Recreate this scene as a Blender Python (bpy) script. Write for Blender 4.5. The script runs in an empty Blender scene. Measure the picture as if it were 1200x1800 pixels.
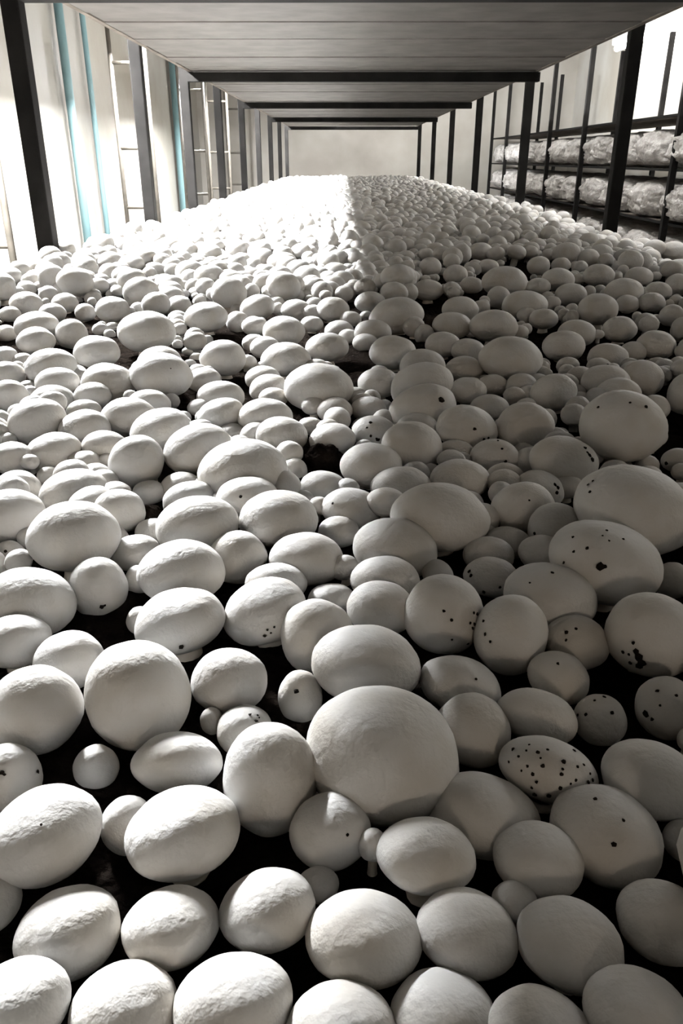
import bpy, bmesh, math, random
import numpy as np
from mathutils import Vector, Matrix, noise

# ------------------------------------------------------------------ camera
S = bpy.context.scene
COL = S.collection
F_PX = 1370.0                       # focal length in pixels of the 1200 x 1800 frame
PITCH = math.atan(622.0 / F_PX)     # horizon at y = 278
YAW = 0.006
CAM = Vector((0.0, 0.0, 0.19))
fwd = Vector((-math.sin(YAW) * math.cos(PITCH), math.cos(YAW) * math.cos(PITCH), -math.sin(PITCH)))
rgt = fwd.cross(Vector((0, 0, 1))).normalized()
upv = rgt.cross(fwd).normalized()
cam_d = bpy.data.cameras.new('camera')
cam = bpy.data.objects.new('camera', cam_d)
COL.objects.link(cam)
cam_d.sensor_fit = 'HORIZONTAL'
cam_d.sensor_width = 36.0
cam_d.lens = 36.0 * F_PX / 1200.0
cam_d.clip_start = 0.01
cam_d.clip_end = 60
M = Matrix((rgt, upv, -fwd)).transposed().to_4x4()
M.translation = CAM
cam.matrix_world = M
S.camera = cam

# ------------------------------------------------------------------ world, lights, exposure
W = bpy.data.worlds.new('world')
S.world = W
W.use_nodes = True
W.node_tree.nodes['Background'].inputs[0].default_value = (0.9, 0.95, 1.0, 1)
W.node_tree.nodes['Background'].inputs[1].default_value = 0.3
S.view_settings.view_transform = 'Standard'
S.view_settings.look = 'None'
S.view_settings.gamma = 1.0
S.view_settings.use_curve_mapping = False
S.view_settings.exposure = -0.15
S.cycles.use_denoising = True
S.cycles.max_bounces = 6
S.cycles.diffuse_bounces = 5
S.cycles.adaptive_threshold = 0.02

LEFT_LAMP = 3500.0       # tubes along the wall of the left aisle
LEFT_LAMP_Z = 0.985
LEFT_LAMP_X = -1.22
LEFT_LAMP_Y = (2.5, 5.6, 8.6)
RIGHT_LAMP = 170.0
BACK_LAMP = 150.0       # tubes behind the bag rack       # tubes over the right aisle
WARM_FILL = 42.0         # bulb added unseen behind the camera as warm front fill

# ------------------------------------------------------------------ helpers
def px2ray(x, y):
    v = rgt * ((x - 600.0) / F_PX) - upv * ((y - 900.0) / F_PX) + fwd
    return v                                            # depth 1 along the optical axis

def project(p):
    q = p - CAM
    d = q.dot(fwd)
    if d < 1e-4:
        return None
    return 600 + F_PX * q.dot(rgt) / d, 900 - F_PX * q.dot(upv) / d, d

def tag(o, label=None, cat=None, group=None, kind=None):
    if label: o['label'] = label
    if cat: o['category'] = cat
    if group: o['group'] = group
    if kind: o['kind'] = kind
    return o

def link(name, me, parent=None, mat=None):
    o = bpy.data.objects.new(name, me)
    COL.objects.link(o)
    if parent is not None:
        o.parent = parent
    if mat is not None and not me.materials:
        me.materials.append(mat)
    return o

def empty(name, loc):
    o = bpy.data.objects.new(name, None)
    o.empty_display_size = 0.01
    o.location = loc
    COL.objects.link(o)
    return o

def mesh_from(name, verts, faces, smooth=False):
    me = bpy.data.meshes.new(name)
    me.from_pydata([tuple(v) for v in verts], [], faces)
    if smooth:
        me.polygons.foreach_set('use_smooth', [True] * len(me.polygons))
    me.update()
    return me

def bm_mesh(name, bm, smooth=False):
    bmesh.ops.recalc_face_normals(bm, faces=bm.faces)
    me = bpy.data.meshes.new(name)
    bm.to_mesh(me)
    bm.free()
    if smooth:
        me.polygons.foreach_set('use_smooth', [True] * len(me.polygons))
    return me

def add_box(bm, lo, hi, bevel=0.0):
    vs = [bm.verts.new((x, y, z)) for x in (lo[0], hi[0]) for y in (lo[1], hi[1]) for z in (lo[2], hi[2])]
    fs = [(0, 1, 3, 2), (4, 6, 7, 5), (0, 4, 5, 1), (2, 3, 7, 6), (0, 2, 6, 4), (1, 5, 7, 3)]
    faces = [bm.faces.new([vs[i] for i in f]) for f in fs]
    if bevel:
        es = list({e for f in faces for e in f.edges})
        bmesh.ops.bevel(bm, geom=es, offset=bevel, segments=2, affect='EDGES', profile=0.6)

def box_mesh(name, lo, hi, bevel=0.0):
    bm = bmesh.new()
    add_box(bm, lo, hi, bevel)
    return bm_mesh(name, bm)

def add_rod(bm, p, q, r0, r1=None, n=10):
    p, q = Vector(p), Vector(q)
    r1 = r0 if r1 is None else r1
    d = (q - p).normalized()
    a = d.orthogonal().normalized()
    b = d.cross(a)
    A, B = [], []
    for i in range(n):
        t = 2 * math.pi * i / n
        w = a * math.cos(t) + b * math.sin(t)
        A.append(bm.verts.new(p + w * r0))
        B.append(bm.verts.new(q + w * r1))
    for i in range(n):
        j = (i + 1) % n
        bm.faces.new((A[i], A[j], B[j], B[i]))
    bm.faces.new(A[::-1])
    bm.faces.new(B)

def rod_mesh(name, p, q, r0, r1=None, n=10):
    bm = bmesh.new()
    add_rod(bm, p, q, r0, r1, n)
    return bm_mesh(name, bm, True)

# ------------------------------------------------------------------ materials
def new_mat(name):
    m = bpy.data.materials.new(name)
    m.use_nodes = True
    nt = m.node_tree
    return m, nt, nt.nodes['Principled BSDF']

def mk(nt, t, **kw):
    n = nt.nodes.new(t)
    for k, v in kw.items():
        if k in n.inputs:
            n.inputs[k].default_value = v
        else:
            setattr(n, k, v)
    return n

def noise_mat(name, c0, c1, scale=8.0, rough=0.6, bump=0.0, bscale=60.0, bdist=0.002, detail=4.0, spec=0.3, metal=0.0, lo=0.35, hi=0.65):
    m, nt, b = new_mat(name)
    tc = mk(nt, 'ShaderNodeTexCoord')
    n = mk(nt, 'ShaderNodeTexNoise', Scale=scale, Detail=detail)
    r = mk(nt, 'ShaderNodeValToRGB')
    r.color_ramp.elements[0].position = lo
    r.color_ramp.elements[1].position = hi
    r.color_ramp.elements[0].color = (*c0, 1)
    r.color_ramp.elements[1].color = (*c1, 1)
    geo = mk(nt, 'ShaderNodeNewGeometry')
    nt.links.new(geo.outputs['Position'], n.inputs['Vector'])
    nt.links.new(n.outputs['Fac'], r.inputs['Fac'])
    nt.links.new(r.outputs['Color'], b.inputs['Base Color'])
    b.inputs['Roughness'].default_value = rough
    b.inputs['Specular IOR Level'].default_value = spec
    b.inputs['Metallic'].default_value = metal
    if bump:
        n2 = mk(nt, 'ShaderNodeTexNoise', Scale=bscale, Detail=5.0)
        nt.links.new(geo.outputs['Position'], n2.inputs['Vector'])
        bp = mk(nt, 'ShaderNodeBump', Strength=bump, Distance=bdist)
        nt.links.new(n2.outputs['Fac'], bp.inputs['Height'])
        nt.links.new(bp.outputs['Normal'], b.inputs['Normal'])
    return m

def emit_mat(name, col, strength):
    m, nt, b = new_mat(name)
    b.inputs['Base Color'].default_value = (*col, 1)
    b.inputs['Emission Color'].default_value = (*col, 1)
    b.inputs['Emission Strength'].default_value = strength
    return m

def cap_material(name):
    """white mushroom skin: faint beige mottling, fine wrinkled relief"""
    m, nt, b = new_mat(name)
    geo = mk(nt, 'ShaderNodeNewGeometry')
    oi = mk(nt, 'ShaderNodeObjectInfo')
    n1 = mk(nt, 'ShaderNodeTexNoise', Scale=38.0, Detail=2.0)
    nt.links.new(geo.outputs['Position'], n1.inputs['Vector'])
    r1 = mk(nt, 'ShaderNodeValToRGB')
    r1.color_ramp.elements[0].position = 0.3
    r1.color_ramp.elements[1].position = 0.62
    r1.color_ramp.elements[0].color = (0.56, 0.53, 0.485, 1)
    r1.color_ramp.elements[1].color = (0.635, 0.625, 0.61, 1)
    nt.links.new(n1.outputs['Fac'], r1.inputs['Fac'])
    # per cap tint
    hsv = mk(nt, 'ShaderNodeHueSaturation')
    mr = mk(nt, 'ShaderNodeMapRange')
    mr.inputs['To Min'].default_value = 0.92
    mr.inputs['To Max'].default_value = 1.03
    nt.links.new(oi.outputs['Random'], mr.inputs['Value'])
    nt.links.new(mr.outputs['Result'], hsv.inputs['Value'])
    nt.links.new(r1.outputs['Color'], hsv.inputs['Color'])
    last = hsv.outputs['Color']
    nt.links.new(last, b.inputs['Base Color'])
    b.inputs['Roughness'].default_value = 0.62
    b.inputs['Specular IOR Level'].default_value = 0.22
    # skin relief
    n4 = mk(nt, 'ShaderNodeTexNoise', Scale=420.0, Detail=2.0, Roughness=0.6)
    n5 = mk(nt, 'ShaderNodeTexNoise', Scale=110.0, Detail=2.0)
    nt.links.new(geo.outputs['Position'], n4.inputs['Vector'])
    nt.links.new(geo.outputs['Position'], n5.inputs['Vector'])
    b1 = mk(nt, 'ShaderNodeBump', Strength=0.35, Distance=0.0011)
    b2 = mk(nt, 'ShaderNodeBump', Strength=0.3, Distance=0.003)
    nt.links.new(n4.outputs['Fac'], b1.inputs['Height'])
    nt.links.new(n5.outputs['Fac'], b2.inputs['Height'])
    nt.links.new(b2.outputs['Normal'], b1.inputs['Normal'])
    nt.links.new(b1.outputs['Normal'], b.inputs['Normal'])
    return m

M_CAP = cap_material('mushroom_cap_skin')
M_STEM = noise_mat('mushroom_stem', (0.62, 0.55, 0.46), (0.78, 0.73, 0.66), 60, 0.75)
M_SOIL = noise_mat('casing_soil', (0.005, 0.004, 0.0035), (0.014, 0.011, 0.009), 70, 1.0, 0.9, 180, 0.006, 6, 0.0)
M_SPECK = noise_mat('soil_and_hole_black', (0.006, 0.005, 0.004), (0.018, 0.013, 0.010), 300, 0.95, spec=0.1)
M_POST = noise_mat('dark_painted_post', (0.0050, 0.0046, 0.0042), (0.0105, 0.0097, 0.009), 12, 0.8, 0.3, 90, 0.001, spec=0.08)
M_BOARD = noise_mat('weathered_board', (0.10, 0.085, 0.07), (0.19, 0.165, 0.14), 14, 0.8, 0.5, 60, 0.002)
M_SLAT = noise_mat('shelf_slat_film', (0.09, 0.082, 0.075), (0.14, 0.13, 0.12), 10, 0.6, 0.3, 50, 0.002)
M_WALL = noise_mat('white_film_wall', (0.24, 0.222, 0.19), (0.30, 0.29, 0.267), 1.6, 0.5, 0.25, 5, 0.02)
M_WALLD = noise_mat('end_wall_film', (0.22, 0.20, 0.175), (0.30, 0.28, 0.25), 1.6, 0.6, 0.25, 5, 0.02)
M_NEAR = noise_mat('near_wall_darkened', (0.05, 0.045, 0.04), (0.09, 0.08, 0.07), 1.6, 0.6, 0.25, 5, 0.02)  # unseen near wall, made dark to cut the bounced fill light
M_CEIL = noise_mat('white_film_ceiling', (0.24, 0.235, 0.22), (0.30, 0.30, 0.285), 1.4, 0.5, 0.2, 5, 0.02)
M_FLOOR = noise_mat('concrete_floor', (0.10, 0.09, 0.08), (0.17, 0.155, 0.14), 3, 0.8, 0.3, 40, 0.003)
M_PIPE = noise_mat('pale_blue_pipe', (0.12, 0.20, 0.215), (0.15, 0.24, 0.255), 5, 0.5)
M_THIN = noise_mat('grey_brown_metal', (0.05, 0.045, 0.036), (0.08, 0.07, 0.058), 16, 0.6, 0.3, 80, 0.001)
M_BAG = noise_mat('silver_grey_film', (0.20, 0.185, 0.17), (0.46, 0.44, 0.42), 14, 0.32, 1.0, 30, 0.02, 6, 0.5)
M_TIE = noise_mat('dark_tie', (0.03, 0.028, 0.025), (0.06, 0.05, 0.045), 30, 0.7)
M_HOUSING = noise_mat('white_lamp_housing', (0.75, 0.75, 0.75), (0.82, 0.82, 0.82), 8, 0.4)
M_TUBE = emit_mat('lit_tube', (0.97, 0.985, 1.0), LEFT_LAMP)
M_TUBE_FAR = emit_mat('lit_tube_dimmed', (0.97, 0.985, 1.0), LEFT_LAMP * 0.6)  # farther left tubes dimmed so the far bed blows out less
M_TUBE_R = emit_mat('lit_tube_right', (1.0, 0.985, 0.97), RIGHT_LAMP)
M_FILL_BULB = emit_mat('warm_fill_bulb', (1.0, 0.84, 0.66), WARM_FILL)

# ------------------------------------------------------------------ room shell
Z_FLOOR = -1.05
Z_CEIL = 1.75
XL, XR = -2.05, 3.1
YB, YF = -2.2, 12.0
def slab(name, lo, hi, mat):
    return tag(link(name, box_mesh(name, lo, hi), None, mat), kind='structure')
slab('floor', (XL - .1, YB - .1, Z_FLOOR - .1), (XR + .1, YF + .1, Z_FLOOR), M_FLOOR)
slab('ceiling', (XL - .1, YB - .1, Z_CEIL), (XR + .1, YF + .1, Z_CEIL + .1), M_CEIL)
slab('wall_left', (XL - .1, YB, Z_FLOOR), (XL, YF, Z_CEIL), M_WALL)
slab('wall_right', (XR, YB, Z_FLOOR), (XR + .1, YF, Z_CEIL), M_WALL)
slab('wall_far', (XL, YF, Z_FLOOR), (XR, YF + .1, Z_CEIL), M_WALLD)
slab('wall_near', (XL, YB - .1, Z_FLOOR), (XR, YB, Z_CEIL), M_NEAR)

# ------------------------------------------------------------------ the growing rack that carries the bed
BX0, BX1 = -0.62, 0.75
BY0, BY1 = -0.10, 9.3
Z_SOIL = -0.028
Z_UP = 0.50                       # underside of the next shelf up
rack = empty('growing_rack', (0.065, 4.6, Z_FLOOR))
tag(rack, 'long dark-posted growing rack carrying the bed of white mushrooms', 'rack')
RO = Vector(rack.location)
def rpart(name, lo, hi, mat, bevel=0.0):
    me = box_mesh(name, Vector(lo) - RO, Vector(hi) - RO, bevel)
    return link(name, me, rack, mat)
PW = 0.018
LP = (0.75, 1.77, 2.74, 3.52, 4.39, 5.35, 6.3, 7.3, 8.3, 9.25)
RP = (0.9, 2.44, 3.76, 5.12, 6.4, 7.7, 9.2)
for y in LP:
    rpart('post', (-0.645 - PW, y - PW, Z_FLOOR), (-0.645 + PW, y + PW, Z_CEIL - .02), M_POST, 0.003)
for y in RP:
    rpart('post', (0.775 - PW, y - PW, Z_FLOOR), (0.775 + PW, y + PW, Z_CEIL - .02), M_POST, 0.003)
rpart('side_board', (BX0 - .006, BY0, -0.20), (BX0 + .008, BY1, -0.035), M_BOARD)
rpart('side_board', (BX1 - .008, BY0, -0.20), (BX1 + .006, BY1, -0.035), M_BOARD)
rpart('end_board', (BX0, BY0 - .02, -0.20), (BX1, BY0, -0.045), M_BOARD)
rpart('end_board', (BX0, BY1, -0.20), (BX1, BY1 + .02, -0.035), M_BOARD)
rpart('bed_floor', (BX0, BY0, -0.225), (BX1, BY1, -0.20), M_BOARD)
# the shelf above
rpart('side_board', (BX0 - .006, BY0, Z_UP), (BX0 + .008, BY1, Z_UP + .20), M_BOARD)
rpart('side_board', (BX1 - .008, BY0, Z_UP), (BX1 + .006, BY1, Z_UP + .20), M_BOARD)
slat_me = box_mesh('shelf_slat', (BX0, -0.073, Z_UP - RO.z), (BX1, 0.073, Z_UP + .018 - RO.z), 0.003)
for v in slat_me.vertices:
    v.co.x -= RO.x
slat_me.materials.append(M_SLAT)
n_sl = int((BY1 - BY0) / 0.15)
for i in range(n_sl):
    o = link('shelf_slat', slat_me, rack)
    o.location = (0, BY0 + .075 + i * .15 - RO.y, random.Random(i).uniform(0, .004))
for y in LP[1::2]:
    rpart('cross_beam', (-0.63, y - .02, Z_UP - .035), (0.76, y + .02, Z_UP - .002), M_POST, 0.002)

# ------------------------------------------------------------------ casing soil
def soil_z(x, y):
    return Z_SOIL + 0.006 * noise.noise((x * 14, y * 14, 0)) + 0.004 * noise.noise((x * 47, y * 47, 3.0))
def soil_bed():
    xs = np.linspace(BX0 + .006, BX1 - .006, 140)
    ys = np.concatenate([np.linspace(BY0 + .002, 1.5, 150), np.linspace(1.52, BY1 - .002, 160)])
    verts, faces = [], []
    for y in ys:
        for x in xs:
            verts.append((x, y, soil_z(x, y)))
    n = len(xs)
    for j in range(len(ys) - 1):
        for i in range(n - 1):
            a = j * n + i
            faces.append((a, a + 1, a + n + 1, a + n))
    return mesh_from('casing_soil', verts, faces, True)
tag(link('casing_soil', soil_bed(), None, M_SOIL), 'black peaty casing soil showing in the gaps between the mushrooms', 'soil', kind='stuff')

# ------------------------------------------------------------------ mushrooms read from the photograph
# centre x, centre y, width, height in pixels, tilt (degrees, right end up)
CAPS = [
 (80,1468,204,176,6),(15,1372,122,130,0),(169,1351,80,84,0),(225,1452,96,106,10),(312,1343,157,113,-8),(322,1465,203,168,4),
 (475,1370,164,200,0),(671,1326,268,246,-12),(580,1462,140,140,0),(655,1486,50,60,0),(748,1505,172,140,0),(849,1435,198,155,-6),
 (962,1356,172,120,-5),(945,1512,160,140,0),(1063,1468,204,174,-10),(1142,1370,178,140,-5),(1205,1480,85,80,0),(1207,1300,36,44,0),
 (62,1249,170,158,-5),(122,1163,127,106,0),(28,1127,128,94,-5),(52,1056,168,116,-15),(245,1224,184,198,20),(403,1198,132,118,0),
 (316,1088,160,106,10),(466,1075,148,116,18),(557,1120,126,134,20),(643,1165,191,132,-5),(528,1227,76,98,0),(430,1285,98,92,0),
 (372,1268,40,48,0),(173,1034,104,108,0),(245,1092,46,50,0),(-10,995,46,66,0),(18,980,54,58,0),
 (18,907,126,90,-5),(131,945,159,124,0),(210,901,90,78,-10),(160,878,82,42,15),(238,970,86,58,5),(268,935,60,46,0),
 (242,1022,44,80,0),(319,1007,152,116,0),(347,922,142,98,5),(417,981,100,92,0),(490,913,134,98,0),(538,980,126,86,-5),
 (485,1015,108,50,0),(583,1050,84,50,0),(668,1070,118,98,-5),(678,1012,120,68,0),(694,960,144,94,-5),(772,900,166,98,-4),
 (778,1082,138,144,-15),(896,1118,128,142,-15),(808,1197,144,86,-10),(830,1285,134,130,-20),(943,1262,144,100,-5),(982,1192,110,92,-15),
 (1054,1267,95,92,0),(1012,1130,114,98,-10),(1143,1118,166,152,-5),(1170,1246,112,112,0),(966,1041,163,102,-5),(1062,985,196,134,-8),
 (978,936,98,100,30),(1112,884,212,122,-8),(1180,1022,64,66,0),(863,1015,96,72,0),(858,973,88,58,0),(892,952,78,52,0),
 (918,892,108,86,15),(948,860,84,62,-20),(990,811,120,84,-8),(1093,752,150,124,0),(1086,695,80,60,0),(1190,808,56,38,10),
 (1197,830,36,30,0),(1205,697,66,84,0),(923,753,98,88,0),(972,692,80,66,10),(1014,728,50,60,0),(870,804,84,62,-5),
 (820,754,106,78,-10),(808,840,100,64,0),(800,798,66,48,0),(723,787,104,90,-15),(733,747,70,40,0),(704,848,102,54,0),
 (652,820,106,80,0),(657,760,76,56,0),(682,888,56,46,0),(617,891,100,64,-5),(595,936,70,56,0),(568,857,80,58,-5),
 (517,828,44,44,0),(584,771,78,52,0),(495,764,88,60,-5),(427,820,150,92,5),(348,790,118,86,10),(241,814,98,92,35),
 (435,872,108,66,0),(332,870,90,46,10),(316,850,68,38,10),(262,867,58,44,0),(130,856,122,58,8),(168,832,52,34,0),
 (86,838,42,34,0),(30,856,82,56,-5),(22,806,78,56,-8),(95,792,102,60,5),(185,787,80,58,-10),(148,810,66,34,0),
 (66,742,104,78,10),(150,752,90,60,5),(148,720,62,34,0),(228,728,96,56,-5),(262,704,76,36,-5),(282,750,106,60,15),
 (2,746,44,48,0),(190,669,92,58,-5),(163,694,66,42,0),(92,694,76,32,0),(101,666,78,38,0),(127,678,34,28,0),
 (18,698,66,58,-10),(14,660,62,48,-10),(90,640,90,52,5),(170,615,80,48,0),(283,660,106,76,-5),(282,632,76,44,0),
 (258,578,100,58,0),(63,598,67,44,0),(126,589,57,54,0),(66,570,80,42,0),(150,550,36,32,0),(198,545,60,46,0),
 (92,548,48,28,0),(115,532,46,32,0),(46,533,58,38,0),(18,552,38,26,0),(10,586,40,28,0),(8,625,48,30,0),
 (40,632,36,22,0),(362,555,74,46,0),(392,631,78,64,0),(418,567,40,38,0),(499,580,72,46,0),(503,628,84,50,0),
 (466,611,52,38,0),(447,602,42,28,0),(462,665,60,42,0),(472,682,66,46,10),(480,698,50,32,0),(465,724,92,44,0),
 (560,676,118,70,0),(575,607,72,42,0),(596,580,50,32,0),(388,726,82,50,15),(351,716,42,28,0),(358,666,60,38,0),
 (388,690,82,38,0),(408,760,50,30,0),(551,714,42,32,0),(588,722,60,46,0),(545,747,44,26,0),(648,718,60,40,0),
 (665,674,70,52,0),(690,619,80,56,0),(742,645,78,60,0),(740,675,106,72,15),(742,710,116,64,15),(897,626,108,66,0),
 (815,647,64,40,0),(822,614,58,36,0),(778,606,60,44,0),(794,572,66,46,0),(808,542,62,40,0),(746,590,34,38,0),
 (727,575,38,36,0),(697,552,92,56,10),(655,581,64,36,0),(642,602,44,30,0),(650,530,52,34,0),(616,562,36,30,0),
 (612,592,34,26,0),(866,677,54,36,0),(822,688,64,48,0),(860,716,66,44,0),(916,682,56,50,0),(990,607,74,50,0),
 (1013,584,66,42,0),(955,560,50,34,0),(926,555,36,28,0),(868,567,82,42,0),(1050,545,70,56,0),(1088,580,60,46,0),
 (1152,606,70,48,0),(1068,626,70,44,0),(1112,620,46,38,0),(1064,668,86,52,0),(1130,665,74,60,-20),(1154,646,44,34,0),
 (1192,648,42,40,0),(1150,718,54,46,0),(1180,556,44,40,0),(1198,580,40,44,0),(1145,532,48,34,0),(1102,535,42,32,0),
 (1096,508,68,36,0),(1155,513,48,34,0),(1122,486,50,32,0),(1190,502,44,40,0),(886,489,78,40,0),(922,530,78,36,0),
 (876,524,40,40,0),(828,502,40,30,0),(800,484,42,36,0),(911,501,38,26,0),(946,502,42,26,0),(980,490,56,36,0),
 (1003,517,56,36,0),(946,468,40,34,0),(1052,484,54,38,0),(858,470,36,28,0),(844,442,42,30,0),(752,508,52,32,0),
 (756,470,38,34,0),(1183,440,48,30,0),(585,545,56,44,0),(452,540,60,42,10),(520,545,50,36,0),(548,570,38,28,0),
 # the bed goes on below the photograph's lower edge
 (120,1640,190,170,0),(300,1630,170,150,0),(470,1600,170,150,5),(640,1650,200,180,0),(820,1640,180,160,-5),(1000,1660,190,170,0),
 (1165,1620,170,150,0),(-20,1590,120,110,0),(30,1770,190,180,0),(215,1780,190,190,0),(410,1765,210,190,0),(600,1810,190,180,0),
 (780,1790,190,180,0),(950,1820,190,180,0),(1120,1790,200,190,0),(560,1555,70,66,0),(905,1585,80,76,0),
]
# dark gaps in the bed (x, y, half width, half height): nothing grows there
GAPS = [(565,808,40,26),(628,640,28,42),(222,748,24,22),(265,905,26,14),(520,690,14,40),(425,672,24,24),(930,468,44,12),
        (765,548,26,20),(185,1110,46,44),(335,700,14,20),(1187,760,24,18),(1170,965,40,30),(785,635,14,10),(205,640,24,10),(120,555,10,8)]

def whole(c):
    """most caps are partly hidden by the next one below: give them their full height, the top edge kept"""
    x, y, w, h, rot = c
    if h < 0.76 * w and 430 < y < 1250:
        top = y - h / 2
        h = h + (0.76 * w - h) * 0.75
        y = top + h / 2
    k = 1.05 if y < 1000 else 1.02
    return (x, y, w * k, h * k, rot)
CAPS = [whole(c) for c in CAPS]

def solve(cap, zplane):
    """depth along the pixel ray at which the cap's centre lies in the given height"""
    x, y, w, h, rot = cap
    r = px2ray(x, y)
    return (zplane - CAM.z) / r.z

N = len(CAPS)
rays = [px2ray(c[0], c[1]) for c in CAPS]
d0 = []
for c in CAPS:
    d = solve(c, 0.0)
    for _ in range(4):
        a = 0.5 * min(c[2], c[3] * 1.25) * d / F_PX
        z = min(0.006, max(-0.022, -0.034 + 1.05 * a))
        d = solve(c, z)
    d0.append(d)
D = np.array(d0)
D0 = D.copy()
RV = np.array([tuple(r) for r in rays])
WH = np.array([(c[2], c[3]) for c in CAPS]) * 0.5
XY = np.array([(c[0], c[1]) for c in CAPS])
rad_px = np.sqrt(WH[:, 0] * WH[:, 1])
pairs = []
for i in range(N):
    for j in range(i + 1, N):
        dx = (XY[i, 0] - XY[j, 0]) / (WH[i, 0] + WH[j, 0])
        dy = (XY[i, 1] - XY[j, 1]) / (WH[i, 1] + WH[j, 1])
        if dx * dx + dy * dy < 1.0:
            front_i = XY[i, 1] + 0.3 * WH[i, 1] > XY[j, 1] + 0.3 * WH[j, 1]
            pairs.append((i, j) if front_i else (j, i))
for it in range(160):
    moved = False
    for f, b in pairs:
        pf, pb = RV[f] * D[f], RV[b] * D[b]
        rf, rb = rad_px[f] * D[f] / F_PX, rad_px[b] * D[b] / F_PX
        need = 0.90 * (rf + rb)
        v = pb - pf
        L = math.sqrt(v @ v)
        if L < need:
            e = (need - L) * 0.25
            D[f] = max(D0[f] * 0.87, D[f] - e)
            D[b] = min(D0[b] * 1.11, D[b] + e)
    D += (D0 - D) * 0.012

# ---- cap shapes, shared by all caps
def cap_mesh(seed, segs=36, rings=20):
    R = random.Random(seed)
    off = Vector((R.uniform(0, 50), R.uniform(0, 50), R.uniform(0, 50)))
    verts, faces = [], []
    ts = [math.radians(4 + 158 * (k / (rings - 1))) for k in range(rings)]
    def shape(r, z, a):
        x, y = r * math.cos(a), r * math.sin(a)
        p = Vector((x, y, z))
        k = 1 + (0.04 if seed % 2 else 0.055) * noise.noise(p * 1.1 + off) + 0.018 * noise.noise(p * 2.7 + off)
        return p * k
    verts.append(shape(0, 1.0, 0))
    for t in ts:
        r, z = math.sin(t), math.cos(t)
        r = r ** 0.94
        if z < 0:
            z *= 0.90
        for i in range(segs):
            verts.append(shape(r, z, 2 * math.pi * i / segs))
    # the rolled-in margin and the veil round the stem
    for r, z in ((0.30, -0.74), (0.05, -0.66)):
        for i in range(segs):
            verts.append(shape(r, z, 2 * math.pi * i / segs))
    n = rings + 2
    for i in range(segs):
        faces.append((0, 1 + i, 1 + (i + 1) % segs))
    for k in range(n - 1):
        for i in range(segs):
            a = 1 + k * segs + i
            b = 1 + k * segs + (i + 1) % segs
            faces.append((a, a + segs, b + segs, b))
    return mesh_from('cap', verts, faces, True)

def stem_mesh():
    prof = [(0.92, 0.0), (1.05, 0.08), (0.95, 0.25), (0.88, 0.55), (0.92, 0.85), (1.0, 1.0)]
    segs = 14
    verts, faces = [], []
    for r, z in prof:
        for i in range(segs):
            a = 2 * math.pi * i / segs
            verts.append((r * math.cos(a), r * math.sin(a), z))
    for k in range(len(prof) - 1):
        for i in range(segs):
            a = k * segs + i
            b = k * segs + (i + 1) % segs
            faces.append((a, b, b + segs, a + segs))
    return mesh_from('stem', verts, faces, True)

CAPS_ME = [cap_mesh(s) for s in range(8)]
for me in CAPS_ME:
    me.materials.append(M_CAP)
STEM_ME = stem_mesh()
STEM_ME.materials.append(M_STEM)

def cap_frame(cap, d):
    """centre, axis directions and half axes of the cap seen as the given ellipse at depth d"""
    x, y, w, h, rot = cap
    r = px2ray(x, y)
    c = CAM + r * d
    e = r.normalized()
    ex = e.cross(Vector((0, 0, 1))).normalized()
    ev = ex.cross(e).normalized()
    cx = math.cos(math.atan(abs(x - 600) / F_PX))
    cy = math.cos(math.atan(abs(y - 900) / F_PX))
    A = 0.5 * w * d / F_PX * cx
    H = 0.5 * h * d / F_PX * cy
    t = math.radians(rot)
    u = ex * math.cos(t) + ev * math.sin(t)
    v = ev * math.cos(t) - ex * math.sin(t)
    phi = math.asin(-e.z)
    k = H / A
    s = math.sin(phi * 0.85)
    q2 = (k * k - s * s) / (1 - s * s)
    q = math.sqrt(max(q2, 0.0))
    B = A
    if q < 0.70:
        if k <= 0.70:
            q = max(k, 0.62); s = 0.0
        else:
            q = 0.70
            s = math.sqrt((k * k - q * q) / (1 - q * q))
    elif q > 1.2:
        q = min(q, 1.3)
    C = A * q
    n = v * math.sqrt(1 - s * s) - e * s
    wv = n.cross(u).normalized()
    if k > 1.02:
        B = math.sqrt(A * H)
    return c, u, wv, n, A, B, C

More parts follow.
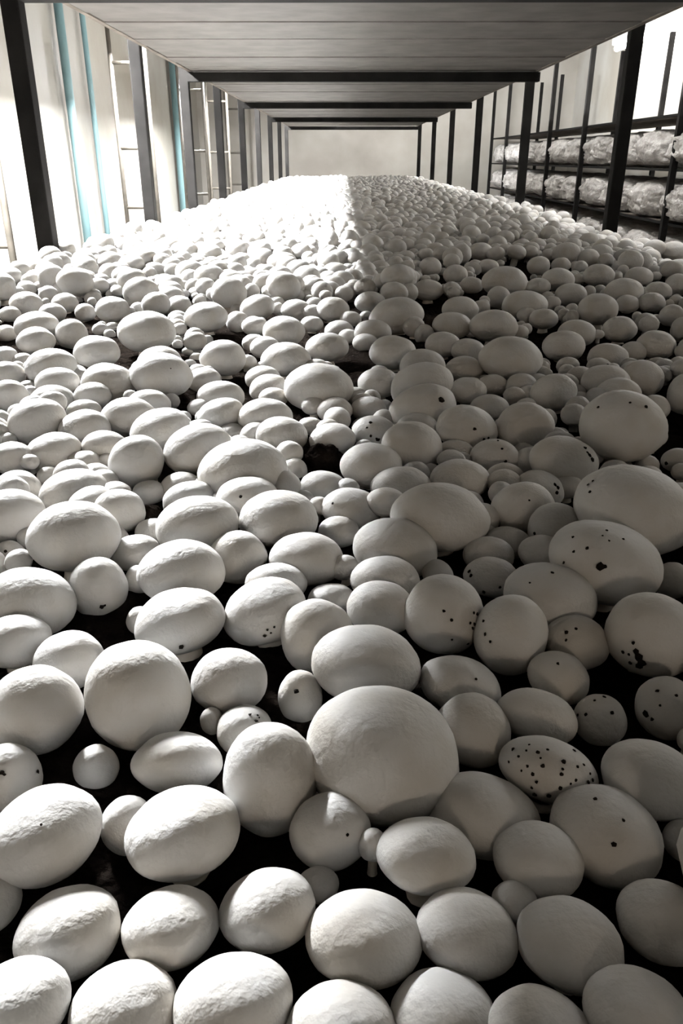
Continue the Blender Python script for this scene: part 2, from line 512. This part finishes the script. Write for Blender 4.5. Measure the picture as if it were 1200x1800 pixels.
# specks and smears of soil on caps, and a black blob for one hole: index of the cap -> (x, y, size in pixels)
def idx(x, y):
    return min(range(N), key=lambda i: (CAPS[i][0] - x) ** 2 + (CAPS[i][1] - y) ** 2)
SPECKS = {
 idx(962,1356): [(945,1323,8),(930,1310,5),(954,1347,9),(990,1340,11),(986,1361,8),(962,1318,6),(1008,1320,7),(1025,1345,6),(936,1361,7),(912,1330,6),
                 (925,1320,5),(1014,1348,6),(1011,1371,7),(985,1385,8),(943,1374,6),(1033,1375,10),(1040,1371,8),(927,1347,6),(902,1318,7),(950,1333,5),(935,1384,6),(1002,1377,5),(988,1352,6),(940,1396,10),(965,1398,9),(917,1355,5),(895,1340,6),(1036,1360,6)],
 idx(742,710): [(775,703,13)],  # black blob standing in for the dark hole in this cap
 idx(1062,985): [(1055,996,16),(1062,996,10),(1007,945,7),(1058,943,8),(1070,951,7),(1032,964,7),(1008,970,6),(991,989,6),(1095,948,6),(1066,933,6)],
 idx(1112,884): [(1034,852,6),(1037,865,7),(1042,846,5)],
 idx(778,1082): [(780,1074,7),(793,1090,6),(833,1097,8),(830,1104,8),(838,1080,8),(822,1131,6),(826,1095,6),(832,1077,6),(794,1124,5)],
 idx(1143,1118): [(1118,1145,12),(1122,1155,16),(1128,1164,18),(1124,1170,14),(1113,1130,7),(1095,1146,8),(1108,1165,8),(1105,1150,6)],
 idx(1012,1130): [(995,1112,8),(1012,1106,6),(995,1125,6)],
 idx(982,1192): [(980,1167,6)],
 idx(1054,1267): [(1030,1256,7),(1075,1253,8),(1016,1257,6),(1062,1226,8),(1045,1232,5)],
 idx(1170,1246): [(1135,1254,14),(1146,1264,8),(1155,1215,7),(1188,1223,6),(1160,1240,5)],
 idx(1063,1468): [(1046,1405,9),(1095,1443,7),(1078,1484,10)],
 idx(580,1462): [(610,1468,7)],
 idx(528,1227): [(521,1215,10)],
 idx(430,1285): [(439,1257,6),(450,1268,8),(452,1258,5),(455,1262,4)],
 idx(808,1197): [(836,1194,6)],
 idx(657,760): [(651,743,7),(664,772,10),(652,766,6),(645,752,5)],
 idx(870,804): [(882,789,6),(888,811,6),(875,775,5)],
 idx(820,754): [(834,754,7),(850,772,7),(858,770,6)],
 idx(1093,752): [(1051,716,7),(1135,715,8),(1107,708,6)],
 idx(990,811): [(1028,788,8),(1035,800,9),(1040,808,9),(1032,796,7)],
 idx(918,892): [(930,880,4)],
 idx(948,860): [(975,852,7),(980,858,8),(978,866,8)],
 idx(978,936): [(940,938,7)],
 idx(966,1041): [(970,1007,7),(931,1025,5),(1028,1010,7)],
 idx(863,1015): [(825,1005,8),(828,1012,7),(850,1040,7),(878,1032,6)],
 idx(173,1034): [(179,1067,9),(184,1064,6)],
 idx(896,1118): [(853,1115,7),(862,1128,6),(850,1092,7)],
 idx(466,1075): [(470,1107,5),(482,1102,5),(465,1117,7),(476,1112,4)],
 idx(1190,808): [(1171,814,7)],
 idx(15,1372): [(65,1357,7),(3,1358,9),(8,1362,6)],
 idx(80,1468): [(73,1450,5)],
 idx(316,1088): [(318,1136,10)],
 idx(435,872): [(423,873,7)],
 idx(617,891): [(585,885,5)],
 idx(18,980): [(10,969,6),(30,974,5)],
 idx(283,660): [(300,648,3)],
 idx(1064,668): [(1072,607,5)],
}

blob_bm = bmesh.new()
bmesh.ops.create_icosphere(blob_bm, subdivisions=1, radius=1.0)
BLOB_V = [v.co.copy() for v in blob_bm.verts]
BLOB_F = [[v.index for v in f.verts] for f in blob_bm.faces]
blob_bm.free()

def speck_mesh(items, frame, origin, rnd):
    c, u, wv, n, A, B, C = frame
    verts, faces = [], []
    for sx, sy, size in items:
        r = px2ray(sx, sy)
        o = CAM - c
        oo = Vector((o.dot(u) / A, o.dot(wv) / B, o.dot(n) / C))
        rr = Vector((r.dot(u) / A, r.dot(wv) / B, r.dot(n) / C))
        aa, bb, cc = rr.dot(rr), 2 * oo.dot(rr), oo.dot(oo) - 1.0
        disc = bb * bb - 4 * aa * cc
        if disc < 0:
            t = -bb / (2 * aa)
            q = (oo + rr * t).normalized()
        else:
            q = oo + rr * ((-bb - math.sqrt(disc)) / (2 * aa))
        p = c + u * (q.x * A) + wv * (q.y * B) + n * (q.z * C)
        nn = (u * (q.x / A) + wv * (q.y / B) + n * (q.z / C)).normalized()
        s = 0.5 * size * t_depth(p) / F_PX
        t1 = nn.orthogonal().normalized()
        t2 = nn.cross(t1)
        base = len(verts)
        ph = rnd.uniform(0, 40)
        for b in BLOB_V:
            k = 1 + 0.6 * noise.noise(b * 1.3 + Vector((ph, 0, 0)))
            verts.append(p + (t1 * b.x + t2 * b.y) * s * k + nn * (b.z * s * 0.35 * k + 0.0003) - origin)
        faces += [[base + i for i in f] for f in BLOB_F]
    return mesh_from('soil_and_hole_specks', verts, faces, True)

def t_depth(p):
    return (p - CAM).dot(fwd)

def build_mushroom(frame, i, specks=None):
    c, u, wv, n, A, B, C = frame
    R = random.Random(1000 + i)
    foot = c - n * (C * 0.9)
    foot = Vector((foot.x * 0.7 + c.x * 0.3, foot.y * 0.7 + c.y * 0.3, 0))
    foot.x = min(max(foot.x, BX0 + .012), BX1 - .012)
    foot.y = min(max(foot.y, BY0 + .012), BY1 - .012)
    foot.z = soil_z(foot.x, foot.y) - 0.001
    root = empty('mushroom', foot)
    spin = R.choice((0, 1, 2, 3)) * math.pi / 2
    cu, su = math.cos(spin), math.sin(spin)
    mat = Matrix((u * A, wv * B, n * C)).transposed()
    rotz = Matrix(((cu, -su, 0), (su, cu, 0), (0, 0, 1)))
    m4 = (mat @ rotz).to_4x4()
    m4.translation = c - foot
    cap = link('cap', CAPS_ME[i % 8], root)
    cap.matrix_local = m4
    top = c - n * (C * 0.62)
    ax = top - foot
    if ax.length < 0.004 or ax.z < 0.002:
        top = Vector((foot.x, foot.y, foot.z + 0.006)); ax = top - foot
    z = ax
    x = z.normalized().orthogonal().normalized() * (0.36 * min(A, B))
    y = z.normalized().cross(x)
    ms = Matrix((x, y, z)).transposed().to_4x4()
    st = link('stem', STEM_ME, root)
    st.matrix_local = ms
    if specks:
        s = link('soil_and_hole_specks', speck_mesh(specks, frame, Vector(foot), R), root, M_SPECK)
        tag(s, 'black grains of soil or a black hole spot on the cap', kind='stuff')
    return root

individuals = []            # (root, px x, px y, px w, px h, centre, half width)
frames = []
for i, cap in enumerate(CAPS):
    fr = cap_frame(cap, D[i])
    frames.append(fr)
    root = build_mushroom(fr, i, specks=SPECKS.get(i))
    individuals.append((root, cap[0], cap[1], cap[2], cap[3]))

# ------------------------------------------------------------------ the rest of the bed
RND = random.Random(7)
cell = 0.05
grid = {}
def put(x, y, z, r):
    grid.setdefault((int(math.floor(x / cell)), int(math.floor(y / cell))), []).append((x, y, z, r))
for c, u, wv, n, A, B, C in frames:
    put(c.x, c.y, c.z, (A * B * C) ** (1 / 3))
def free(x, y, z, r, k):
    gx, gy = int(math.floor(x / cell)), int(math.floor(y / cell))
    for i in range(gx - 2, gx + 3):
        for j in range(gy - 2, gy + 3):
            for (a, b, c, s) in grid.get((i, j), ()):
                if (a - x) ** 2 + (b - y) ** 2 + (c - z) ** 2 < (k * (r + s)) ** 2:
                    return False
    return True
fill = []
def attempt(n, rlo, rhi, k, y0, y1):
    for _ in range(n):
        x = RND.uniform(BX0 - .004, BX1 + .004)
        y = RND.uniform(y0, y1)
        r = rlo + (rhi - rlo) * RND.random() ** 1.6
        z = -0.030 + 1.1 * r + RND.uniform(-.004, .007) + 0.012 * noise.noise((x * 5, y * 5, 1.0))
        p = project(Vector((x, y, z)))
        if p is not None and y < 2.5:
            px, py, d = p
            rp = r * F_PX / d
            if -70 < px < 1270 and 500 < py < 1830:
                if py > 1010 or (py > 600 and r > 0.013):
                    continue
            if -40 < px < 1240 and py < 1010 and any(abs(px - g[0]) < g[2] + rp * .6 and abs(py - g[1]) < g[3] + rp * .6 for g in GAPS):
                continue
            # stay clear of the caps read from the photograph
            if 380 < py < 640:
                hit = False
                for q in range(N):
                    if abs(XY[q, 0] - px) < WH[q, 0] * .8 + rp * .55 and abs(XY[q, 1] - py) < WH[q, 1] * .8 + rp * .55:
                        hit = True
                        break
                if hit:
                    continue
        if free(x, y, z, r, k):
            put(x, y, z, r)
            fill.append((x, y, z, r))
attempt(1500, 0.021, 0.027, 0.9, BY0 + .01, BY1)
attempt(9000, 0.015, 0.023, 0.86, BY0 + .01, BY1)
attempt(26000, 0.010, 0.017, 0.80, BY0 + .01, BY1)
attempt(16000, 0.007, 0.011, 0.78, BY0 + .01, 4.0)
# those that show largest become single mushrooms too
seen = []
for q, (x, y, z, r) in enumerate(fill):
    p = project(Vector((x, y, z)))
    if p and 0 < p[0] < 1200 and 300 < p[1] < 1800:
        seen.append((r / p[2], q, p))
seen.sort(reverse=True)
n_extra = max(0, 300 - N)
take = {q for _, q, _ in seen[:n_extra]}
def fill_frame(x, y, z, r, R):
    t = R.uniform(0, 0.35)
    a = R.uniform(0, 6.283)
    n = Vector((math.sin(t) * math.cos(a), math.sin(t) * math.sin(a), math.cos(t)))
    u = n.orthogonal().normalized()
    u = (u * math.cos(a * 3) + n.cross(u) * math.sin(a * 3)).normalized()
    wv = n.cross(u)
    return Vector((x, y, z)), u, wv, n, r * R.uniform(.98, 1.2), r * R.uniform(.9, 1.05), r * R.uniform(.74, .95)
for _, q, p in seen[:n_extra]:
    x, y, z, r = fill[q]
    fr = fill_frame(x, y, z, r, random.Random(q))
    root = build_mushroom(fr, 2000 + q)
    individuals.append((root, p[0], p[1], 2 * r * F_PX / p[2], 1.6 * r * F_PX / p[2]))

def unit_button(segs, rings):
    prof = [(math.sin(math.radians(150 * k / rings)) ** .94, math.cos(math.radians(150 * k / rings))) for k in range(1, rings + 1)]
    prof += [(0.36, -0.78), (0.34, -1.9)]
    V = [(0, 0, 1.0)]
    for r, z in prof:
        for i in range(segs):
            a = 2 * math.pi * i / segs
            V.append((r * math.cos(a), r * math.sin(a), z))
    T, Q = [], []
    for i in range(segs):
        T.append((0, 1 + i, 1 + (i + 1) % segs))
    for k in range(len(prof) - 1):
        for i in range(segs):
            a = 1 + k * segs + i
            b = 1 + k * segs + (i + 1) % segs
            Q.append((a, a + segs, b + segs, b))
    return np.array(V), np.array(T), np.array(Q)

def crowd(items):
    nv = 0
    VV, LV, LS = [], [], []
    tot = 0
    for lod in (0, 1):
        V, T, Q = unit_button(*((14, 8), (9, 6))[lod])
        for q, (x, y, z, r) in enumerate(items):
            if (y > 3.2) != bool(lod):
                continue
            R = random.Random(5000 + q + lod * 100000)
            c, u, wv, n, A, B, C = fill_frame(x, y, z, r, R)
            P = V.copy()
            P[:, 0] *= 1 + 0.08 * np.sin(P[:, 1] * 2.1 + R.uniform(0, 6))
            mat = np.array((tuple(u * A), tuple(wv * B), tuple(n * C)))
            P = P @ mat + np.array(tuple(c))
            P[:, 2] = np.maximum(P[:, 2], Z_SOIL - 0.008)
            VV.append(P)
            LV.append((T + nv).ravel()); LV.append((Q + nv).ravel())
            LS.append(np.full(len(T), 3)); LS.append(np.full(len(Q), 4))
            nv += len(P)
    VV = np.concatenate(VV).astype(np.float32)
    LV = np.concatenate(LV).astype(np.int32)
    LS = np.concatenate(LS).astype(np.int32)
    me = bpy.data.meshes.new('mushroom_carpet')
    me.vertices.add(len(VV)); me.vertices.foreach_set('co', VV.ravel())
    me.loops.add(len(LV)); me.loops.foreach_set('vertex_index', LV)
    me.polygons.add(len(LS))
    st = np.concatenate(([0], np.cumsum(LS)[:-1])).astype(np.int32)
    me.polygons.foreach_set('loop_start', st)
    me.polygons.foreach_set('use_smooth', np.ones(len(LS), dtype=bool))
    me.update(calc_edges=True)
    me.validate()
    return me
rest = [f for q, f in enumerate(fill) if q not in take]
mc = link('mushroom_carpet', crowd(rest), None, M_CAP)
tag(mc, 'dense carpet of small white mushrooms covering the far bed', 'mushrooms', kind='stuff')
print('individual', len(individuals), 'rest', len(rest))

# ------------------------------------------------------------------ clods of soil
CLODS = [(565,808,72,44,'black crumbly clod of soil beside the longest pale oval mushroom'),
         (1178,966,70,58,'dark clod of soil under the widest mushroom near the photo edge'),
         (224,750,44,36,'black soil clod tucked into a notched pale mushroom'),
         (264,905,46,24,'thin dark clod of soil among pale mushrooms above the round oval pair')]
for k, (x, y, w, h, lab) in enumerate(CLODS):
    d = solve((x, y, w, h, 0), -0.022)
    c = CAM + px2ray(x, y) * d
    a = 0.5 * w * d / F_PX
    bm = bmesh.new()
    bmesh.ops.create_icosphere(bm, subdivisions=4, radius=1.0)
    for v in bm.verts:
        p = v.co.copy()
        kk = 1 + 0.28 * noise.noise(p * 2.2 + Vector((k * 9.0, 0, 0))) + 0.16 * noise.noise(p * 5.5) + 0.09 * noise.noise(p * 12)
        v.co = Vector((p.x * a, p.y * a * 0.8, p.z * a * 0.75)) * kk
    o = link('soil_clod', bm_mesh('soil_clod', bm, True), None, M_SOIL)
    o.location = c
    tag(o, lab, 'soil clod', 'clods of soil on the bed')

# ------------------------------------------------------------------ the aisle on the left
def lamp(name, x, y, z, mat, label, length=1.2, side=1, skirt=False):
    L = empty(name, (x, y, z))
    link('housing', box_mesh('housing', (-.05 * side if side > 0 else .03, -length / 2, .03), (.03 if side > 0 else .05, length / 2, .09), .004), L, M_HOUSING)
    for s in (-1, 1):
        link('tube_holder', box_mesh('tube_holder', (-.02, s * (length / 2 - .02) - .012, -.02), (.02, s * (length / 2 - .02) + .012, .031)), L, M_HOUSING)
    link('tube', rod_mesh('tube', (0, -length / 2 + .03, 0), (0, length / 2 - .03, 0), .030, n=16), L, mat)
    link('reflector', box_mesh('reflector', (-.075, -length / 2, .088), (.075, length / 2, .096)), L, M_HOUSING)
    if skirt:
        link('shade', box_mesh('shade', (-.079, -length / 2, -.07), (-.073, length / 2, .092)), L, M_HOUSING)  # plate added to keep the tube's light off the left wall
    for s in (-1, 1):
        link('hanger', rod_mesh('hanger', (0, s * length * .35, .09), (0, s * length * .35, Z_CEIL - z), .004, n=8), L, M_POST)
    tag(L, label, 'lamp', 'tube lamps along the aisles')
    return L
ORD = ['first', 'second', 'third', 'fourth', 'fifth', 'sixth', 'seventh', 'eighth', 'ninth', 'tenth', 'eleventh', 'twelfth', 'thirteenth', 'fourteenth', 'fifteenth', 'sixteenth', 'seventeenth', 'eighteenth', 'nineteenth', 'twentieth'] + ['next'] * 40
for k, y in enumerate(LEFT_LAMP_Y):
    lamp('tube_lamp', LEFT_LAMP_X, y, LEFT_LAMP_Z, M_TUBE if k == 0 else M_TUBE_FAR, 'white tube lamp hanging over the aisle with pale blue pipes, %s from the camera' % ORD[k], skirt=True)
for k, y in enumerate((2.6, 5.6, 8.6)):
    lamp('tube_lamp', 1.0, y, Z_CEIL - .15, M_TUBE_R, 'white tube lamp over the aisle beside the bag rack, %s from the camera' % ORD[k])

M_TUBE_B = emit_mat('lit_tube_back', (1.0, 0.985, 0.96), BACK_LAMP)
for k, y in enumerate((4.2, 6.6, 9.0)):
    lamp('tube_lamp', 2.86, y, 1.25, M_TUBE_B, 'white tube lamp behind the bag rack, %s from the camera' % ORD[k])

for k, (px, w) in enumerate(((141, .062), (180, .042), (316, .15))):
    x = XL + .06
    zc = x / ((px - 609) / F_PX)
    y = (zc - .078) / .91
    o = link('wall_pipe', rod_mesh('wall_pipe', (0, 0, Z_FLOOR), (0, 0, Z_CEIL - .01), w / 2, n=20), None, M_PIPE)
    o.location = (x + w / 2 - .03, y, 0)
    tag(o, ['wide pale blue pipe standing against the white wall by the first dark post', 'thin pale blue pipe standing against the white wall',
            'thick pale blue pipe on the far white wall beside the third dark post'][k], 'pipe', 'pale blue wall pipes')

# an empty frame of thin posts in the left aisle
fr_ = empty('thin_frame', (-1.5, 5.4, Z_FLOOR))
tag(fr_, 'empty frame of thin grey-brown posts with crossbars by the white wall', 'rack')
FO = Vector(fr_.location)
for px in (8, 274, 366, 405, 432):
    x = -1.30
    zc = x / ((px - 609) / F_PX)
    y = (zc - .078) / .91
    for dx in (0, -.22):
        link('post', rod_mesh('post', Vector((x + dx, y, Z_FLOOR)) - FO, Vector((x + dx, y, 1.3)) - FO, .014), fr_, M_THIN)
    for zz in (-.12, .25, .75):
        link('crossbar', rod_mesh('crossbar', Vector((x, y, zz)) - FO, Vector((x - .22, y, zz)) - FO, .011), fr_, M_THIN)

# ------------------------------------------------------------------ the rack of bags on the right
RX0, RX1 = 2.0, 2.55
br = empty('bag_rack', (2.27, 7.0, Z_FLOOR))
tag(br, 'neighbouring rack of dark shelves holding silver-grey wrapped bags', 'rack')
BO = Vector(br.location)
LEVELS = (-0.48, -0.175, 0.13, 0.435)
for z in LEVELS:
    for x in (RX0, RX1):
        link('rail', box_mesh('rail', Vector((x - .015, 2.6, z - .014)) - BO, Vector((x + .015, 11.8, z)) - BO), br, M_POST)
    link('shelf_board', box_mesh('shelf_board', Vector((RX0, 2.6, z - .012)) - BO, Vector((RX1, 11.8, z)) - BO), br, M_BOARD)
for px in (1175, 1016, 958, 885, 860, 842):
    zc = (RX0 - .03) / ((px - 609) / F_PX)
    y = (zc - .078) / .91
    for x in (RX0 - .03, RX1 + .03):
        link('post', box_mesh('post', Vector((x - .018, y - .018, Z_FLOOR)) - BO, Vector((x + .018, y + .018, 1.1)) - BO), br, M_POST)

def bag_mesh(seed, ln, wd, ht):
    R = random.Random(seed)
    bm = bmesh.new()
    bmesh.ops.create_cube(bm, size=2.0)
    bmesh.ops.subdivide_edges(bm, edges=bm.edges, cuts=19, use_grid_fill=True)
    off = Vector((seed * 7.3, 0, 0))
    for v in bm.verts:
        p = v.co.copy()
        e = 3.2
        L = (abs(p.x) ** e + abs(p.y) ** e + abs(p.z) ** e) ** (1 / e)
        p = p / L
        k = 1 + 0.06 * noise.noise(p * 2 + off) + 0.10 * abs(noise.noise(p * 4.5 + off)) + 0.05 * noise.noise(p * 10 + off)
        p *= k
        z = p.z * ht / 2
        v.co = (p.x * wd / 2, p.y * ln / 2, max(z, -ht / 2 * .97) + ht / 2 * .97)
    return bm_mesh('film', bm, True)
BAGS = [bag_mesh(s, .63, .62, .235) for s in range(4)]
for me in BAGS:
    me.materials.append(M_BAG)
for li, z in enumerate(LEVELS[:3]):
    lv = ('lowest row in sight', 'middle row', 'upper row')[li]
    for k in range(11):
        y = 5.1 + k * .62
        b = empty('compost_bag', (2.275, y, z))
        link('film', BAGS[(k + li * 2) % 4], b)
        tag(b, 'silver-grey wrapped bag, %s from the near end of the %s' % (ORD[k], lv), 'bag', 'wrapped bags on the neighbouring rack')

# ------------------------------------------------------------------ added fill bulb, unseen behind the camera
L = empty('added_fill_bulb', (0.15, -1.35, 0.38))
bm = bmesh.new()
bmesh.ops.create_uvsphere(bm, u_segments=20, v_segments=14, radius=.09)
link('bulb', bm_mesh('bulb', bm, True), L, M_FILL_BULB)
link('cord', rod_mesh('cord', (0, 0, .08), (0, 0, Z_CEIL - .38), .005, n=8), L, M_POST)
tag(L, 'added warm fill bulb hanging on a cord behind the camera', 'lamp')

# ------------------------------------------------------------------ labels of the single mushrooms
LAND = [
 (671,1326,'biggest mushroom','broadest round mushroom of all, in front at the middle of the bed'),
 (962,1356,'black-speckled mushroom','mushroom cap peppered all over with black specks of soil'),
 (742,710,'black-holed mushroom','pale mushroom with one round black hole in its cap'),
 (80,1468,'bottom-corner egg','big smooth egg-shaped mushroom in the lower left corner of the photo'),
 (1093,752,'knob-topped mushroom','large grey mushroom with a smaller one sitting on it like a knob'),
 (427,820,'longest pale oval','long pale oval mushroom just beside the big black clod of soil'),
 (1112,884,'widest right-edge mushroom','widest flattened mushroom cut by the right edge, three specks on its end'),
 (1062,985,'heart-specked mushroom','wide shaded mushroom with one heart-shaped black speck on its face'),
 (1143,1118,'soil-smeared mushroom','large round mushroom at the right edge with a black smear of soil'),
 (131,945,'smooth left oval','large smooth oval mushroom standing alone near the left edge, clean cap'),
 (258,578,'lone far oval','big bright oval mushroom well above the rest of the left middle distance'),
 (897,626,'yellowish oval','yellowish oval mushroom, largest in the shaded right middle distance'),
 (245,1224,'half-lit egg','tall leaning egg-shaped mushroom split into a lit and a shaded half'),
 (778,1082,'side-specked egg','upright egg-shaped mushroom with black specks down its right side'),
 (475,1370,'tall front egg','tall upright egg-shaped mushroom leaning on the broadest round one'),
 (560,676,'split-lit oval','wide pale oval mushroom just under the dark gap in the middle'),
 (886,489,'dark-slot mushroom','shaded flat mushroom right under the long dark slot in the far bed'),
 (62,1249,'left-edge dome','big domed mushroom on the left edge, brightly lit on top'),
 (319,1007,'twin-lit oval','large pale oval mushroom directly above a tilted oval one'),
 (490,913,'ridge-lit dome','wide pale dome with a bright rim, under the longest pale oval'),
 (66,742,'left-edge loaf','loaf-shaped pale mushroom near the left edge, its upper side bright'),
 (283,660,'bright middle dome','large bright dome in the left middle distance with a smaller one behind'),
 (690,619,'gap-side dome','greyish dome at the right rim of the dark middle gap'),
 (923,753,'plain grey ball','plain ball-shaped grey mushroom with a clean cap in the right middle'),
 (652,820,'half-dark dome','pale dome beside the black clod, its lower half in shadow'),
 (772,900,'broad clean oval','broad clean oval mushroom in the centre right, darker on top'),
 (1064,668,'shaded saddle mushroom','shaded mushroom right behind the knob-topped one'),
 (1096,508,'far right flat cap','flat grey mushroom in the far right of the bed, below the dark post'),
 (640,1650,'front middle cap','wide cap in the nearest rows of the bed, below the broadest one'),
 (1165,1620,'front right cap','pale cap in the nearest rows at the right edge of the view'),
 (215,1780,'front left cap','bright cap in the nearest row at the left of the view'),
 (198,545,'far bright button','bright leaning mushroom on the far left, half in shade'),
]
land = []
named = set()
for x, y, short, full in LAND:
    k = min(range(len(individuals)), key=lambda i: (individuals[i][1] - x) ** 2 + (individuals[i][2] - y) ** 2)
    land.append((x, y, short))
    named.add(k)
    tag(individuals[k][0], full, 'mushroom', 'white mushrooms on the growing bed')
DIRS = ['right', 'upper right', 'above', 'upper left', 'left', 'lower left', 'below', 'lower right']
bins = {}
for k, (root, x, y, w, h) in enumerate(individuals):
    if k in named:
        continue
    li = min(range(len(land)), key=lambda i: (land[i][0] - x) ** 2 + ((land[i][1] - y) * 1.3) ** 2)
    lx, ly, _ = land[li]
    a = math.degrees(math.atan2(ly - y, x - lx)) % 360
    s = int(((a + 22.5) % 360) // 45)
    bins.setdefault((li, s), []).append((math.hypot(lx - x, ly - y), k))
for (li, s), lst in bins.items():
    lst.sort()
    for rank, (dist, k) in enumerate(lst):
        root, x, y, w, h = individuals[k]
        size = 'large' if w > 140 else 'medium-sized' if w > 85 else 'small' if w > 48 else 'tiny'
        shape = 'upright' if h > 1.04 * w else 'round' if h > 0.84 * w else 'oval' if h > 0.6 * w else 'flat oval'
        tone = 'white' if x < 600 else 'greyish'
        d = DIRS[s]
        pos = {'above': 'above', 'below': 'below', 'left': 'left of', 'right': 'right of'}.get(d, d + ' of')
        which = 'nearest one' if rank == 0 else ORD[rank] + ' one'
        tag(root, '%s %s %s mushroom, %s %s the %s' % (size, shape, tone, which, pos, land[li][2]), 'mushroom', 'white mushrooms on the growing bed')
